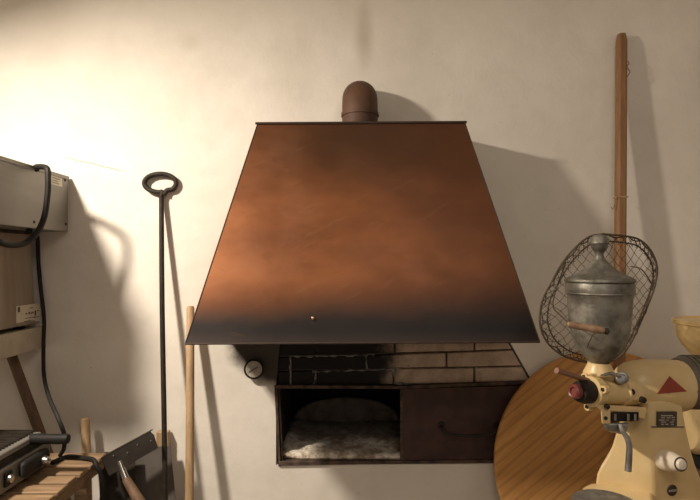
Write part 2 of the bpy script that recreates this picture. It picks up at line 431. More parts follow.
# iron frame
fr = W(275, 384.5)
MB().prism([W(274.5, 385), W(277.5, 385), W(281, 466), W(278.5, 466)], -.008, .03).build('frame_stile', 'rust', oven, bevel=.002)
MB().prism([W(278, 386), W(280, 386), W(283.5, 463), W(282, 463)], -.004, .03).build('frame_stile', 'iron', oven, bevel=.001)
MB().prism([W(276, 384.5), W(400, 385.5), W(534, 380), W(534, 383.5), W(400, 388.5), W(276, 388)], -.010, .03).build('frame_rail', 'rust', oven, bevel=.002)
MB().prism([W(279, 460.5), W(400, 460), W(536, 458.5), W(536, 462), W(400, 463), W(279, 465)], -.012, .03).build('frame_rail', 'rust', oven, bevel=.003)
door = MB().prism([W(400.5, 388.5), W(531, 385), W(531, 459), W(400.5, 460)], -.006, .012).build('door', 'door', oven, bevel=.003)
MB().prism([W(400, 389), W(403, 389), W(403, 459.5), W(400, 459.5)], -.010, -.005).build('door_edge', 'rust', door, bevel=.001)
hp = smoothpath([Vector((W(441, 0)[0], -.006, W(0, 425)[1])), Vector((W(442, 0)[0], -.035, W(0, 427)[1])), Vector((W(449, 0)[0], -.05, W(0, 431)[1])), Vector((W(472, 0)[0], -.052, W(0, 432)[1])),
                 Vector((W(489, 0)[0], -.05, W(0, 430)[1])), Vector((W(495, 0)[0], -.035, W(0, 426)[1])), Vector((W(496, 0)[0], -.006, W(0, 424)[1]))], 6)
MB().tube(hp, .0078, 10).build('handle', 'iron', door)
for px in (441, 496): MB().lathe([(0, .016), (.006, .014), (.007, .004)], (W(px, 0)[0], -.006, W(0, 424.5)[1]), (0, -1, 0), 16).build('handle_boss', 'iron', door)

# dial thermometer
c = W(255, 368); th = thing('dial_thermometer', (c[0], 0, c[1]), 'small round dial thermometer on the sooty wall under the hood', 'thermometer')
ca = (c[0], .0, c[1])
MB().lathe([(-.0, .040), (.018, .040), (.022, .046), (.030, .046), (.033, .041), (.027, .037), (.027, .0)], ca, (0, -1, 0), 40).build('case', 'iron', th)
MB().lathe([(.0272, .0372), (.029, .0372), (.029, 0)], ca, (0, -1, 0), 40).build('dial_face', 'white', th)
nd = MB(); rot = Matrix.Rotation(radians(-28), 3, 'Y')
nd.box((c[0] - .026, -.0315, c[1] - .0022), (c[0] + .022, -.030, c[1] + .0022), rot, (c[0], -.03, c[1])).build('needle', 'ink', th)
tk = MB()
for k in range(20):
    a = radians(-40 + k * 260 / 19); p = Vector((cos(a) * .031, 0, sin(a) * .031))
    tk.box((c[0] + p.x - .003, -.0300, c[1] + p.z - .0005), (c[0] + p.x + .003, -.0288, c[1] + p.z + .0005), Matrix.Rotation(-a, 3, 'Y'))
tk.build('scale_marks', 'ink', th)

# ------------------------------------------------------------------ copper hood
DB, DT = 1.90, 2.16
tl, tr, br, bl = P(257.5, 124, DT), P(465, 123, DT), P(539.5, 341, DB), P(185.5, 343, DB)
hood = thing('copper_range_hood', ((tl.x + tr.x) / 2, 0, bl.z), 'large flared copper chimney hood with sooty lower edge, centre of wall', 'hood')
def back(p): return Vector((p.x, -.002, p.z))
hm = MB(); NU, NV = 28, 22
random.seed(5)
vs = []
for j in range(NV + 1):
    for i in range(NU + 1):
        u, v = i / NU, j / NV
        p = (bl * (1 - u) + br * u) * (1 - v) + (tl * (1 - u) + tr * u) * v
        w = sin(pi * u) * sin(pi * v)
        p = p + Vector((0, -.003 * w + .0015 * sin(9 * u + 4 * v) * w, 0)); vs.append(p)
fs = [(j * (NU + 1) + i, j * (NU + 1) + i + 1, (j + 1) * (NU + 1) + i + 1, (j + 1) * (NU + 1) + i) for j in range(NV) for i in range(NU)]
hm.add(vs, fs); hm.add([v + Vector((0, .004, 0)) for v in vs], fs)
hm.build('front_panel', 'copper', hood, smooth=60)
for a, b in ((bl, tl), (br, tr)):
    sg = 1 if a is br else -1
    m = MB(); o = Vector((sg * .0005, 0, 0)); i_ = Vector((-sg * .003, 0, 0))
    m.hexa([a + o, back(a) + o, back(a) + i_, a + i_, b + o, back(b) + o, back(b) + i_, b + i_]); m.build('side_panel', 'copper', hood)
zt_ = tl.z
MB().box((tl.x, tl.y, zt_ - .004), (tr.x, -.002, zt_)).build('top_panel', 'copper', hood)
MB().tube([tl + Vector((-.008, -.002, .002)), tr + Vector((.006, -.002, .003))], .0055, 8).build('top_seam', 'rim', hood)
MB().tube([back(bl) + Vector((0, -.01, -.002)), bl + Vector((0, -.001, -.003)), br + Vector((0, -.001, -.003)), back(br) + Vector((0, -.01, -.002))], .004, 8).build('rolled_edge', 'rim', hood)
for a, b in ((bl, tl), (br, tr)):
    MB().tube([a, b], .0022, 6).build('corner_seam', 'rim', hood)
def onhood(px, py):
    v = (343 - py) / 220.; D = DB
    for _ in range(6):
        z = Z(py, D); v = (z - bl.z) / (tl.z - bl.z); D = DB + (DT - DB) * v
    p = P(px, py, D); p.y -= .007; return p
pp = onhood(313, 318)
MB().lathe([(0, .006), (.003, .005), (.005, .001)], pp + Vector((0, .001, 0)), (0, -1, .12), 14).build('rivet', 'bright_copper', hood)

# flue pipe
fx, fy = X(360, 2.25), -.152; fr_ = .077
pipe = thing('flue_pipe', (fx, fy, zt_), 'short dark copper flue pipe elbowing from hood top into the wall', 'pipe')
pts = [(fx, fy, zt_ + .0005), (fx, fy, zt_ + .05)]; R = .078; zc = Z(79, 2.28) - fr_ - R
pts.append((fx, fy, zc))
for k in range(1, 9):
    a = pi / 2 * k / 8; pts.append((fx, fy + R * (1 - cos(a)), zc + R * sin(a)))
pts.append((fx, .0, zc + R))
MB().tube(pts, fr_, 40).build('elbow', 'pipe', pipe, smooth=60)
MB().lathe([(0, fr_ + .001), (0, fr_ + .004), (.014, fr_ + .004), (.014, fr_ + .001)], (fx, fy, zc - .02), (0, 0, 1), 40, False, False).build('collar', 'pipe', pipe)
MB().lathe([(0, fr_ + .001), (0, fr_ + .013), (.006, fr_ + .011), (.006, fr_ + .001)], (fx, fy, zt_ + .0005), (0, 0, 1), 40, False, False).build('flange', 'rim', pipe)

# ------------------------------------------------------------------ long tools against the wall, left
def leaner(pxt, pyt, Dt, pxb, Db):
    """top point and floor point"""
    return P(pxt, pyt, Dt), Vector((X(pxb, Db), Db - WALL, .0))
top, bot = P(161.5, 196, 2.375), Vector((X(164.5, 2.18) + .004, -.22, .012))
pk = thing('oven_poker', (bot.x, bot.y, 0), 'tall black iron poker with oval ring handle, leaning left of hood', 'poker')
pts = [top]
rc = P(160, 183, 2.377); rx, rz = 15.8 * 2.377 / F, 9.2 * 2.377 / F
seq = []
for k in range(0, 29):
    a = radians(-80 - 335 * k / 28)
    seq.append(rc + Vector((rx * cos(a), .0 + .006 * (k / 28), rz * sin(a))))
tail = top + Vector((.002, .006, -.02))
path = [bot, bot.lerp(top, .3) + Vector((.003, 0, 0)), bot.lerp(top, .7) + Vector((-.002, 0, 0)), top + Vector((0, 0, -.04))] + [top] + seq[:-1] + [rc + Vector((rx * .42, .004, -rz * .80)), top + Vector((.011, .002, .006))]
MB().tube(smoothpath(path, 3), .0112, 12).build('shaft', 'iron', pk)
MB().hexa([bot + Vector(v) for v in ((-.03, -.004, -.012), (.03, -.004, -.012), (.03, .004, -.012), (-.03, .004, -.012), (-.008, -.006, .10), (.008, -.006, .10), (.008, .006, .10), (-.008, .006, .10))]).build('blade', 'iron', pk, bevel=.002)

t0, b0 = P(190.5, 306, 2.36), Vector((X(191, 2.2) , -.235, .0))
sk = tag(MB().tube([b0, b0.lerp(t0, .5) + Vector((.002, 0, 0)), t0 - Vector((0, 0, .01)), t0], .018, 14, rr=[.019, .0185, .0175, .013]).build('broom_handle', 'stick', smooth=60), 'pale round wooden pole standing behind the hood corner, right of the iron poker', 'pole')

# poles behind the slatted table
t0, b0 = P(85.5, 418, 2.33), Vector((X(90, 2.26), -.14, 0))
tag(MB().tube([b0, t0 - Vector((0, 0, .006)), t0], .0185, 14, rr=[.0185, .0185, .014]).build('wooden_stake', 'stick'), 'short upright wooden stake against wall behind the slatted table', 'stake')
t0 = P(9, 349, 2.345); b1 = P(45, 446, 2.315); d = (b1 - t0).normalized(); b0 = t0 + d * (t0.z / -d.z)
tag(MB().tube([b0 + Vector((0, 0, .001)), t0.lerp(b0, .5), t0], .0225, 14, rr=[.022, .022, .021]).build('slanting_handle', 'darkwood'), 'dark wooden handle slanting below the shelf, behind the contact grill', 'handle')

# right pole
t0, b0 = P(621.5, 34, 2.378), Vector((X(618, 2.18), -.22, 0))
d = (t0 - b0)
pl = MB(); wv = .0215
def sq(p, w, k): return [p + Vector(v) * w for v in ((-1, -.6, 0), (-.6, -1, 0), (.6, -1, 0), (1, -.6, 0), (1, .6, 0), (.6, 1, 0), (-.6, 1, 0), (-1, .6, 0))]
rings = [(0, 1), (.25, 1), (.5, .98), (.75, 1.0), (.985, .98), (1.0, .72)]
vs = []
for t, w in rings: vs += sq(b0 + d * t, wv * w, 0)
fs = [(i * 8 + k, i * 8 + (k + 1) % 8, (i + 1) * 8 + (k + 1) % 8, (i + 1) * 8 + k) for i in range(5) for k in range(8)] + [tuple(range(8))[::-1], tuple(40 + k for k in range(8))]
pole = thing('tall_wooden_pole', tuple(b0), 'tall brown wooden pole leaning on wall behind the wire basket', 'pole')
pl.add(vs, fs).build('pole_shaft', 'pole', pole, bevel=.002)
def tw(pts, r=.0016):
    MB().tube(smoothpath([P(x, y, D) for x, y, D in pts], 4), r, 6).build('splinter', 'pole', pole)
tw([(626, 60, 2.35), (629, 63, 2.34), (627, 67, 2.34), (630, 72, 2.34), (626, 78, 2.34)], .0022)
tw([(617, 196, 2.3), (615, 203, 2.3), (613, 209, 2.3), (611, 207, 2.3)])
MB().box((t0.x, 0, 0), (t0.x, 0, 0))
q = b0.lerp(t0, (Z(196, 2.27)) / t0.z)
MB().box((q.x - .023, q.y - .023, q.z - .003), (q.x + .023, q.y + .023, q.z + .003)).build('tie_mark', 'stick', pole)

# ------------------------------------------------------------------ round board
bd = thing('round_wooden_board', (X(609, 2.3), -.13, 0), 'large round honey brown wooden board standing on edge behind the coffee grinder', 'board')
r = .500; cz = r + .001; cx_ = X(609, 2.30)
m = MB()
m.lathe([(-.012, r - .004), (-.008, r), (.008, r), (.012, r - .004)], (cx_, -.1, cz), (0, -1, 0), 128)
tilt = Matrix.Rotation(radians(-5), 3, 'X')
m.v = [tuple(tilt @ (Vector(v) - Vector((cx_, -.1, 0))) + Vector((cx_, -.115, .001))) for v in m.v]
m.build('disc', 'board', bd, smooth=40)

# ------------------------------------------------------------------ metal sheets and small tools, left
def slab(pts, th, name, mat, parent=None, **k):
    n = len(pts); pts = [Vector(p) for p in pts]; no = (pts[1] - pts[0]).cross(pts[2] - pts[0]).normalized()
    if no.y > 0: no = -no
    vs = pts + [p - no * th for p in pts]
    fs = [tuple(range(n)), tuple(range(2 * n - 1, n - 1, -1))] + [(i, i + n, (i + 1) % n + n, (i + 1) % n) for i in range(n)]
    return MB().add(vs, fs).build(name, mat, parent, **k)
def onfloor(px, D): return Vector((X(px, D), D - WALL, .0))
o = slab([P(135, 447, 2.34), P(170, 446, 2.34), Vector((X(170, 2.34) + .10, -.16, .001)), Vector((X(112, 2.34), -.16, .001))], .004, 'steel_sheet', 'grey_sheet', bevel=.001)
tag(o, 'dark grey steel sheet leaning on the wall behind the iron poker', 'metal sheet')
o = slab([P(104, 452, 2.27), P(135, 452, 2.28), Vector((X(150, 2.28), -.26, .001)), Vector((X(104, 2.27), -.26, .001))], .004, 'oven_tray', 'iron', bevel=.002)
tag(o, 'black oven tray standing behind the table corner', 'tray')
# perforated strip
A, B, C_, D_ = P(101, 458, 2.16), P(150, 431.5, 2.20), P(158, 448, 2.20), P(109, 476, 2.16)
st = thing('perforated_iron_strip', tuple((A + B + C_ + D_) / 4 + Vector((0, 0, -.05))), 'tilted black iron strip with row of bright holes, behind table corner', 'metal strip')
N_ = (B - A).cross(D_ - A).normalized()
if N_.y > 0: N_ = -N_
ux = (B - A); uy = (D_ - A)
slab([A, B, P(154, 435, 2.20), C_, D_], .004, 'strip_plate', 'sheet', st, bevel=.001)
lip = P(101, 458, 2.16) - N_ * .004
slab([A + N_ * .001, B + N_ * .001, B + N_ * .001 - Vector((0, -.03, -.002)) * 1.0, A + N_ * .001 - Vector((0, -.03, -.002))], .003, 'strip_flange', 'iron', st)
for (px, py) in ((113.5, 455.5), (127.5, 452.5), (137.5, 444.5), (151, 440.5)):
    s_ = (px - 101) / 50; D = 2.16 + .04 * s_
    p = P(px, py, D - .004)
    MB().lathe([(0, .0036), (.002, .0034), (.0025, .001)], p, tuple(N_), 12).build('hole_spot', 'chrome', st)  # bright discs added in place of holes that show the lit wall
o = MB().hexa([P(152, 446, 2.30), P(166, 447, 2.30), P(166, 447, 2.33), P(152, 446, 2.33), P(152, 434, 2.30), P(164, 434, 2.30), P(164, 434, 2.33), P(152, 434, 2.33)])
v = o.v
o = MB().hexa([P(154, 436, 2.315), P(165, 433, 2.315), P(165, 433, 2.36), P(154, 436, 2.36), *([P(154, 436, 2.315)] * 4)])
blk = MB(); z1 = Z(434, 2.33)
blk.box((X(153, 2.32), -.045, 0), (X(165, 2.32), -.008, z1)); tag(blk.build('wooden_batten', 'stick', bevel=.003), 'pale wooden batten end showing between the iron strip and poker', 'batten')
# hammer-like tool: chrome ferrule, brown handle
a, b = P(119.5, 461, 2.10), P(126, 479, 2.08); c = P(141, 504, 2.04); d = (c - b).normalized(); e_ = b + d * (b.z / -d.z)
tl_ = thing('ferruled_tool', (e_.x, e_.y, 0), 'brown wooden tool handle with chrome ferrule, standing below the iron strip', 'tool')
MB().tube([a, a.lerp(b, .5), b + (b - a).normalized() * .02], .0115, 12, rr=[.010, .0125, .0145]).build('ferrule', 'chrome', tl_)
MB().tube([b, b + d * .05, b + d * .12, b + d * .3, e_ + Vector((0, 0, .008))], .018, 14, rr=[.0165, .019, .0215, .02, .019]).build('tool_handle', 'darkwood', tl_)

# ------------------------------------------------------------------ slatted table
TZ = .583; TX = -1.045
tb = thing('slatted_table', (-1.45, -.6, 0), 'low wooden slatted table in the lower left corner', 'table')
D = 2.225
for k in range(11):
    d1 = D - .079 * k; d0 = d1 - .064
    jx = random.uniform(-.004, .004)
    MB().box((-1.95, d0 - WALL, TZ - .018), (TX + .004 + jx, d1 - WALL, TZ + random.uniform(-.001, .001))).build('slat', 'table', tb, bevel=.004)
MB().box((TX - .035, -1.02, TZ - .066), (TX - .006, -.176, TZ - .018)).build('side_rail', 'table', tb, bevel=.002)
MB().box((-1.94, -1.02, TZ - .066), (-1.91, -.176, TZ - .018)).build('side_rail', 'table', tb, bevel=.002)
MB().box((-1.905, -.235, TZ - .09), (TX - .036, -.21, TZ - .018)).build('back_rail', 'table', tb, bevel=.002)
for lx in (TX - .085, -1.90):
    for ly in (-.97, -.245):
        MB().box((lx, ly - .025, 0), (lx + .049, ly + .022, TZ - .018)).build('leg', 'table', tb, bevel=.003)

# ------------------------------------------------------------------ contact grill on the table
gx = -1.20; gr = thing('contact_grill', (-1.4, -.55, TZ), 'steel contact grill with black handle and knobs on the slatted table', 'grill')
z0 = TZ + .014
g = MB(); g.box((-1.62, -.98, z0), (gx, -.315, z0 + .085)); g.build('grill_base', 'steel', gr, bevel=.006)
g = MB(); g.box((-1.61, -.96, z0 + .088), (gx - .012, -.335, z0 + .112)); g.build('lower_plate', 'iron', gr)
g = MB(); g.box((-1.61, -.96, z0 + .114), (gx - .008, -.36, z0 + .138)); g.build('grill_lid', 'steel', gr, bevel=.006)
for k in range(36):
    yy = -.95 + k * .0165
    MB().box((-1.59, yy, z0 + .138), (gx - .03, yy + .007, z0 + .147)).build('rib', 'iron', gr)
hy = P(0, 439, 1.98).y; hz = Z(439, 1.98)
MB().lathe([(0, .012), (.004, .018), (.02, .0205), (.12, .0185), (.135, .020), (.146, .017), (.148, .01)], (X(30, 1.98), hy, hz), (1, 0, 0), 20).build('handle', 'black', gr)
MB().tube([(gx - .03, hy + .02, z0 + .12), (gx - .03, hy + .01, hz), (X(34, 1.98), hy, hz)], .006, 8).build('handle_arm', 'steel', gr)
def knob(px, py, r, l, mat, nm, par, D0=None):
    D = -gx * F / (CX - px); p = P(px, py, D)
    return MB().lathe([(0, r), (l * .2, r * 1.05), (l * .8, r * .92), (l, r * .7)], (gx, p.y, p.z), (1, 0, 0), 24).build(nm, mat, par)
bx = MB(); D = 1.88
bx.box((gx, P(0, 0, 1.875).y, z0 + .020), (gx + .03, P(0, 0, 2.035).y, z0 + .080)); sw = bx.build('switch_box', 'black', gr, bevel=.020, seg=4)
MB().lathe([(0, .018), (.004, .019), (.02, .014), (.022, .006)], (gx + .03, P(0, 0, 1.985).y, z0 + .045), (1, 0, 0), 20).build('dial', 'chrome', sw)
MB().box((gx, P(0, 0, 1.80).y, z0 + .02), (gx + .008, P(0, 0, 1.84).y, z0 + .07)).build('socket_plate', 'black', gr, bevel=.003)
MB().lathe([(0, .016), (.01, .014), (.012, .004)], (gx + .008, P(0, 0, 1.82).y, z0 + .045), (1, 0, 0), 16).build('dial', 'chrome', gr)
for fx_, fy_ in ((-1.58, -.93), (gx - .05, -.93), (-1.58, -.36), (gx - .05, -.36)):
    MB().lathe([(0, .014), (.014, .018)], (fx_, fy_, TZ + .001), (0, 0, 1), 16).build('foot', 'black', gr)

# ------------------------------------------------------------------ shelf with steel machines, left
SX = -1.415
sh = thing('wall_shelf', (-1.7, 0, Z(348, 2.37) ), 'thick cream shelf board on the left wall side under the tall steel box', 'shelf')
zs1 = Z(327, 2.37); zs0 = Z(349, 2.37)
MB().box((-2.25, -.80, zs0), (SX, -.0, zs1)).build('shelf_board', 'shelf', sh, bevel=.003)
for bxx in (-2.15, -1.85): MB().prism([(bxx, zs0), (bxx + .03, zs0), (bxx + .03, zs0 - .25), (bxx, zs0 - .25)], -.03, 0).build('bracket', 'iron', sh)
# lower steel cabinet on the shelf
tbx = thing('tall_steel_housing', (-1.7, -.35, zs1), 'tall stained steel housing with paper label, standing on the shelf', 'machine')
cz1 = Z(234, 2.37)
m = MB(); zf = zs1 + .018
m.hexa([Vector((-1.95, -.70, zf)), Vector((SX - .004, -.70, zf)), Vector((SX - .004, -.05, zf)), Vector((-1.95, -.05, zf)), Vector((-1.93, -.68, cz1)), Vector((SX - .027, -.68, cz1)), Vector((SX - .027, -.05, cz1)), Vector((-1.93, -.05, cz1))])
m.build('housing', 'steel2', tbx, bevel=.006)
for yy in (-.10, -.63): MB().lathe([(0, .022), (.018, .030)], (SX - .05, yy, zs1), (0, 0, 1), 18).build('rubber_foot', 'black', tbx)
for yy in (-.10, -.63): MB().lathe([(0, .022), (.018, .030)], (-1.90, yy, zs1), (0, 0, 1), 18).build('rubber_foot', 'black', tbx)
def facequad(xf, px0, py0, px1, py1, off=.0015, tilt_=0.):
    """small plate on a plane x = xf, spanned by pixels"""
    ya = -xf * F / (CX - px0) ; yb = -xf * F / (CX - px1)
    return ya - WALL, yb - WALL, Z(py0, ya), Z(py1, yb)
def lblock(xf, y0, y1, z0_, z1_, nm, mat, par, th=.0012): return MB().box((xf, y0, z0_), (xf + th, y1, z1_)).build(nm, mat, par)
lx = SX - .007
ya, yb, _, _ = facequad(lx, 16, 0, 39.5, 0)
zA, zB = Z(322, 2.33), Z(304, 2.33)
lab = lblock(lx, ya, yb, zA, zB, 'paper_label', 'label', tbx, .002)
w = yb - ya; h = zB - zA
def ink(par, xf, u0, u1, v0, v1): MB().box((xf, ya + w * u0, zA + h * v0), (xf + .0008, ya + w * u1, zA + h * v1)).build('print', 'ink', par)
for q in ((.05, .14, .66, .94), (.55, .70, .78, .82), (.38, .44, .48, .56), (.50, .56, .46, .60), (.60, .63, .44, .58), (.66, .72, .48, .58), (.76, .82, .34, .62), (.88, .94, .56, .62), (.35, .8, .26, .29), (.72, .96, .22, .26), (.3, .6, .10, .13)):
    ink(lab, lx + .002, *q)
# upper machine
UX = -1.29
um = thing('upper_steel_cabinet', (-1.65, -.3, cz1), 'grey sheet steel cabinet with cable loop, top left above the tall housing', 'machine')
uz0, uz1 = Z(232, 2.38), Z(177, 2.38)
cz = max(cz1, uz0 - .03)
MB().box((-2.05, -.67, uz0), (UX, -.02, uz1)).build('cabinet', 'steel', um, bevel=.003)
MB().box((-2.06, -.68, uz1 - .014), (UX + .004, -.015, uz1 + .003)).build('top_cover', 'steel', um, bevel=.002)
MB().box((-1.95, -.60, cz1 + .0005), (UX - .14, -.06, uz0)).build('plinth', 'iron', um)
for (px, py) in ((65, 180), (65.5, 224), (34, 222)):
    ya_ = -UX * F / (CX - px); MB().lathe([(0, .0065), (.003, .005), (.004, .001)], (UX, ya_ - WALL, Z(py, ya_)), (1, 0, 0), 12).build('screw', 'iron', um)
ya, yb, _, _ = facequad(UX, 51, 0, 62, 0); zA, zB = Z(187, 2.33), Z(178, 2.33)
lb2 = lblock(UX, ya, yb, zA, zB, 'paper_label', 'label', um, .001)
w = yb - ya; h = zB - zA
for q in ((.1, .8, .70, .78), (.1, .6, .45, .52), (.1, .7, .2, .27)): ink(lb2, UX + .001, *q)
Dc = 2.05
cab = smoothpath([P(-8, 232, 1.80), P(0, 242, 1.86), P(12, 245, 1.92), P(25, 243, 1.98), P(36, 234, 2.02), P(44, 218, 2.05), P(47.5, 195, 2.05), P(48, 178, 2.05), P(46.5, 168, 2.06), Vector((UX + .012, -.28, Z(165, 2.08))), Vector((UX - .001, -.26, Z(168, 2.1)))], 6)
for i, p in enumerate(cab): p.x = max(p.x, UX + .002) if i < 999 else p.x
MB().tube(cab, .0115, 10).build('cable_loop', 'black', um)
MB().box((UX - .03, -.28, uz0 - .022), (UX - .004, -.24, uz0)).build('cable_clip', 'black', um)

# hanging cable from shelf to grill
hc = smoothpath([P(37.5, 236, 2.388), P(38.5, 262, 2.388), P(41, 290, 2.375), P(44, 318, 2.36), P(43.5, 345, 2.33), P(44, 375, 2.24), P(49, 397, 2.16), P(58, 418, 2.08), P(64, 434, 2.08), P(64, 448, 2.12), P(60, 455.5, 2.135)], 6)
tag(MB().tube(hc, .0085, 8).build('hanging_cable', 'black'), 'black cable hanging from the steel housing down to the grill', 'cable')
tc = [P(52, 458, 2.09), P(68, 454.5, 2.155), P(83, 457, 2.14), P(93, 460, 2.12)]
for p in tc: p.z = TZ + .0105
tc += [Vector((TX + .022, P(0, 0, 2.10).y, TZ - .012)), Vector((TX + .040, P(0, 0, 2.105).y, TZ - .07)), Vector((TX + .045, P(0, 0, 2.10).y, TZ - .35)), Vector((TX + .05, -.36, .012)), Vector((TX + .15, -.34, .011))]
tag(MB().tube(smoothpath(tc, 6), .0095, 8).build('table_cable', 'black'), 'thick black cable lying over the table edge and hanging to the floor', 'cable')

# ------------------------------------------------------------------ coffee grinder
bench = thing('grinder_table', (1.05, -1.1, 0), 'wooden table below the frame carrying the near coffee grinder', 'table')
MB().box((.62, -1.42, .625), (1.55, -.81, .66)).build('tabletop', 'table', bench, bevel=.003)
for ax in (.66, 1.46):
    for ay in (-1.38, -.90): MB().box((ax, ay, 0), (ax + .05, ay + .05, .625)).build('leg', 'table', bench, bevel=.002)
k = 1.55 / F
gd = thing('coffee_grinder', (X(655, 1.55), -.9, .66), 'cream enamel coffee grinder with red triangle and metal hopper, right foreground', 'coffee grinder')
def sec(pts): return [P(*p) for p in pts]
def Pz(px, D, z): return Vector((X(px, D), D - WALL, z))
levels = []
def lev(py, l, c, r, bk):
    z = Z(py, 1.50)
    return [Pz(l, 1.575, z), Pz(c - 2, 1.505, z), Pz(c + 2, 1.500, z), Pz(r, 1.52, z), Pz(bk, 1.64, z), Pz(l + 6, 1.66, z)]
L = [lev(402, 623, 650, 680, 676), lev(412, 622.5, 650, 682.5, 678), lev(427, 620, 650, 685, 680), lev(442, 616, 650, 688, 682), lev(456, 612, 650.5, 691.5, 685), lev(468, 606, 651, 695, 688),
     lev(476, 601, 651.5, 698, 691), lev(485, 597, 652, 702, 694), lev(500, 595, 652, 707, 698), [Pz(a, d, .661) for a, d in ((594, 1.575), (650, 1.505), (655, 1.5), (710, 1.52), (702, 1.64), (600, 1.66))]]
m = MB(); vs = sum(L, []); n = 6
fs = [(i * n + j, i * n + (j + 1) % n, (i + 1) * n + (j + 1) % n, (i + 1) * n + j) for i in range(len(L) - 1) for j in range(n)] + [tuple(range(n)), tuple(n * (len(L) - 1) + j for j in range(n))[::-1]]
m.add(vs, fs).build('column', 'cream', gd, bevel=.006, seg=3, smooth=30)
zb_ = Z(485, 1.50) + .001
bs = MB(); zt2 = zb_; bz = .66
zt2 = .737
pts = [Pz(583, 1.55, 0), Pz(573, 1.46, 0), Pz(568, 1.36, 0), Pz(590, 1.29, 0), Pz(640, 1.29, 0), Pz(655, 1.40, 0), Pz(654, 1.52, 0), Pz(645, 1.57, 0), Pz(590, 1.575, 0)]
n = len(pts); lo = [Vector((p.x, p.y, bz + .0)) for p in pts]; hi = [Vector((p.x, p.y, zt2 - .004)) for p in pts]
bs.add(lo + hi, [tuple(range(n))[::-1], tuple(range(n, 2 * n))] + [(i, (i + 1) % n, (i + 1) % n + n, i + n) for i in range(n)])
bs.build('base', 'cream', gd, bevel=.012, seg=3)
dc = Pz(606, 1.415, zt2 - .001)
MB().lathe([(0, .084), (.006, .088), (.009, .085), (.006, .078), (.005, .0)], dc, (0, 0, 1), 48).build('drip_tray', 'castmetal', gd)
# seam and name plates on the right-hand face
fa, fb_ = Pz(652, 1.500, 0), Pz(683, 1.52, 0)
def onface(px, py, off=.0):
    # intersect pixel ray with the vertical front-right face plane
    t = (px - 652) / 31.; D = 1.5 + .02 * t - off; p = P(px, py, D); return p
def plate(px0, py0, px1, py1, name, mat, par, off=.002, th=.002):
    a, b, c_, d_ = onface(px0, py1, off), onface(px1, py1, off), onface(px1, py0, off), onface(px0, py0, off)
    return slab([a, b, c_, d_], th, name, mat, par)
plate(652, 426.6, 684, 427.6, 'seam', 'ink', gd, .003, .003)
npl = plate(657.5, 411.8, 677, 426, 'name_plate', 'plate', gd, .006, .0045)
for (a, b, c_, d_) in ((661, 415.2, 673, 416.2), (661, 417.4, 665, 418.2), (667, 417.4, 671, 418.2), (672, 417, 675, 418), (659, 419.6, 664.5, 420.5), (666, 419.8, 669, 420.5), (672, 419.6, 675, 420.4), (661, 421.7, 666, 422.5), (670, 421.7, 674, 422.5), (661, 423.8, 664, 424.8), (665.3, 423.8, 668.5, 424.8), (671, 423.8, 674, 424.8)):
    plate(a, b, c_, d_, 'print', 'platetext', npl, .0068, .0006)
bp = onface(671.6, 490, .004)
nf = (fb_ - fa).cross(Vector((0, 0, 1))).normalized()
if nf.y > 0: nf = -nf
bg = MB().lathe([(-.006, .0165), (.003, .0165), (.004, .0155), (.004, 0)], bp, nf, 32).build('round_badge', 'plate', gd)
s3 = MB()
MBb = []
for (u0, u1) in ((-.0125, -.009), (-.0075, -.005), (-.0038, -.0008), (.0006, .0034), (.0048, .0076), (.009, .0125)):
    e1 = (fb_ - fa).normalized()
    q = bp + nf * .0048
    slab([q + e1 * u0 + Vector((0, 0, -.0032)), q + e1 * u1 + Vector((0, 0, -.0032)), q + e1 * u1 + Vector((0, 0, .0032)), q + e1 * u0 + Vector((0, 0, .0032))], .0007, 'badge_print', 'platetext', bg)
# big ivory knob
kb = onface(664, 459.5, .0); kd = (P(681.5, 464.5, 1.44) - kb).normalized()
kn = MB().lathe([(-.004, .030), (.004, .031), (.015, .030), (.040, .0255), (.062, .020), (.066, .019)], kb, kd, 36).build('adjusting_knob', 'ivory', gd)
MB().lathe([(.0655, .0195), (.067, .0195), (.067, .0160), (.0655, .0160)], kb, kd, 32, False, False).build('ring', 'ink', kn)
MB().lathe([(.062, .0155), (.070, .0150), (.074, .012), (.0755, .0)], kb, kd, 32).build('button', 'ivory', kn)
# housing
ay, az = 1.585 - WALL, Z(385.5, 1.585)
hx0 = X(624, 1.55); ax1 = (1, 0, 0)
prof = [(0, .034), (.002, .044), (.012, .058), (.03, .0695), (.055, .076), (.09, .079), (.15, .0785), (.185, .077), (.195, .074), (.200, .067)]
def hr(x):
    t = x - hx0
    for (a, ra), (b, rb) in zip(prof, prof[1:]):
        if a <= t <= b: return ra + (rb - ra) * (t - a) / (b - a)
    return .07
hs = MB().lathe(prof, (hx0, ay, az), ax1, 56).build('grinder_housing', 'cream', gd, smooth=50)
MB().lathe([(0, .05), (.001, .072), (.02, .080), (.12, .080), (.135, .070), (.14, .03)], (hx0 + .2, ay + .03, az + .004), ax1, 40).build('motor', 'motor', gd, smooth=40)
for kk in range(8):
    a = 2 * pi * kk / 8
for kk in range(6): MB().lathe([(0, .0803), (.0, .083), (.005, .083), (.005, .0803)], (hx0 + .225 + kk * .014, ay + .03, az + .004), ax1, 40, False, False).build('cooling_rib', 'motor', gd)
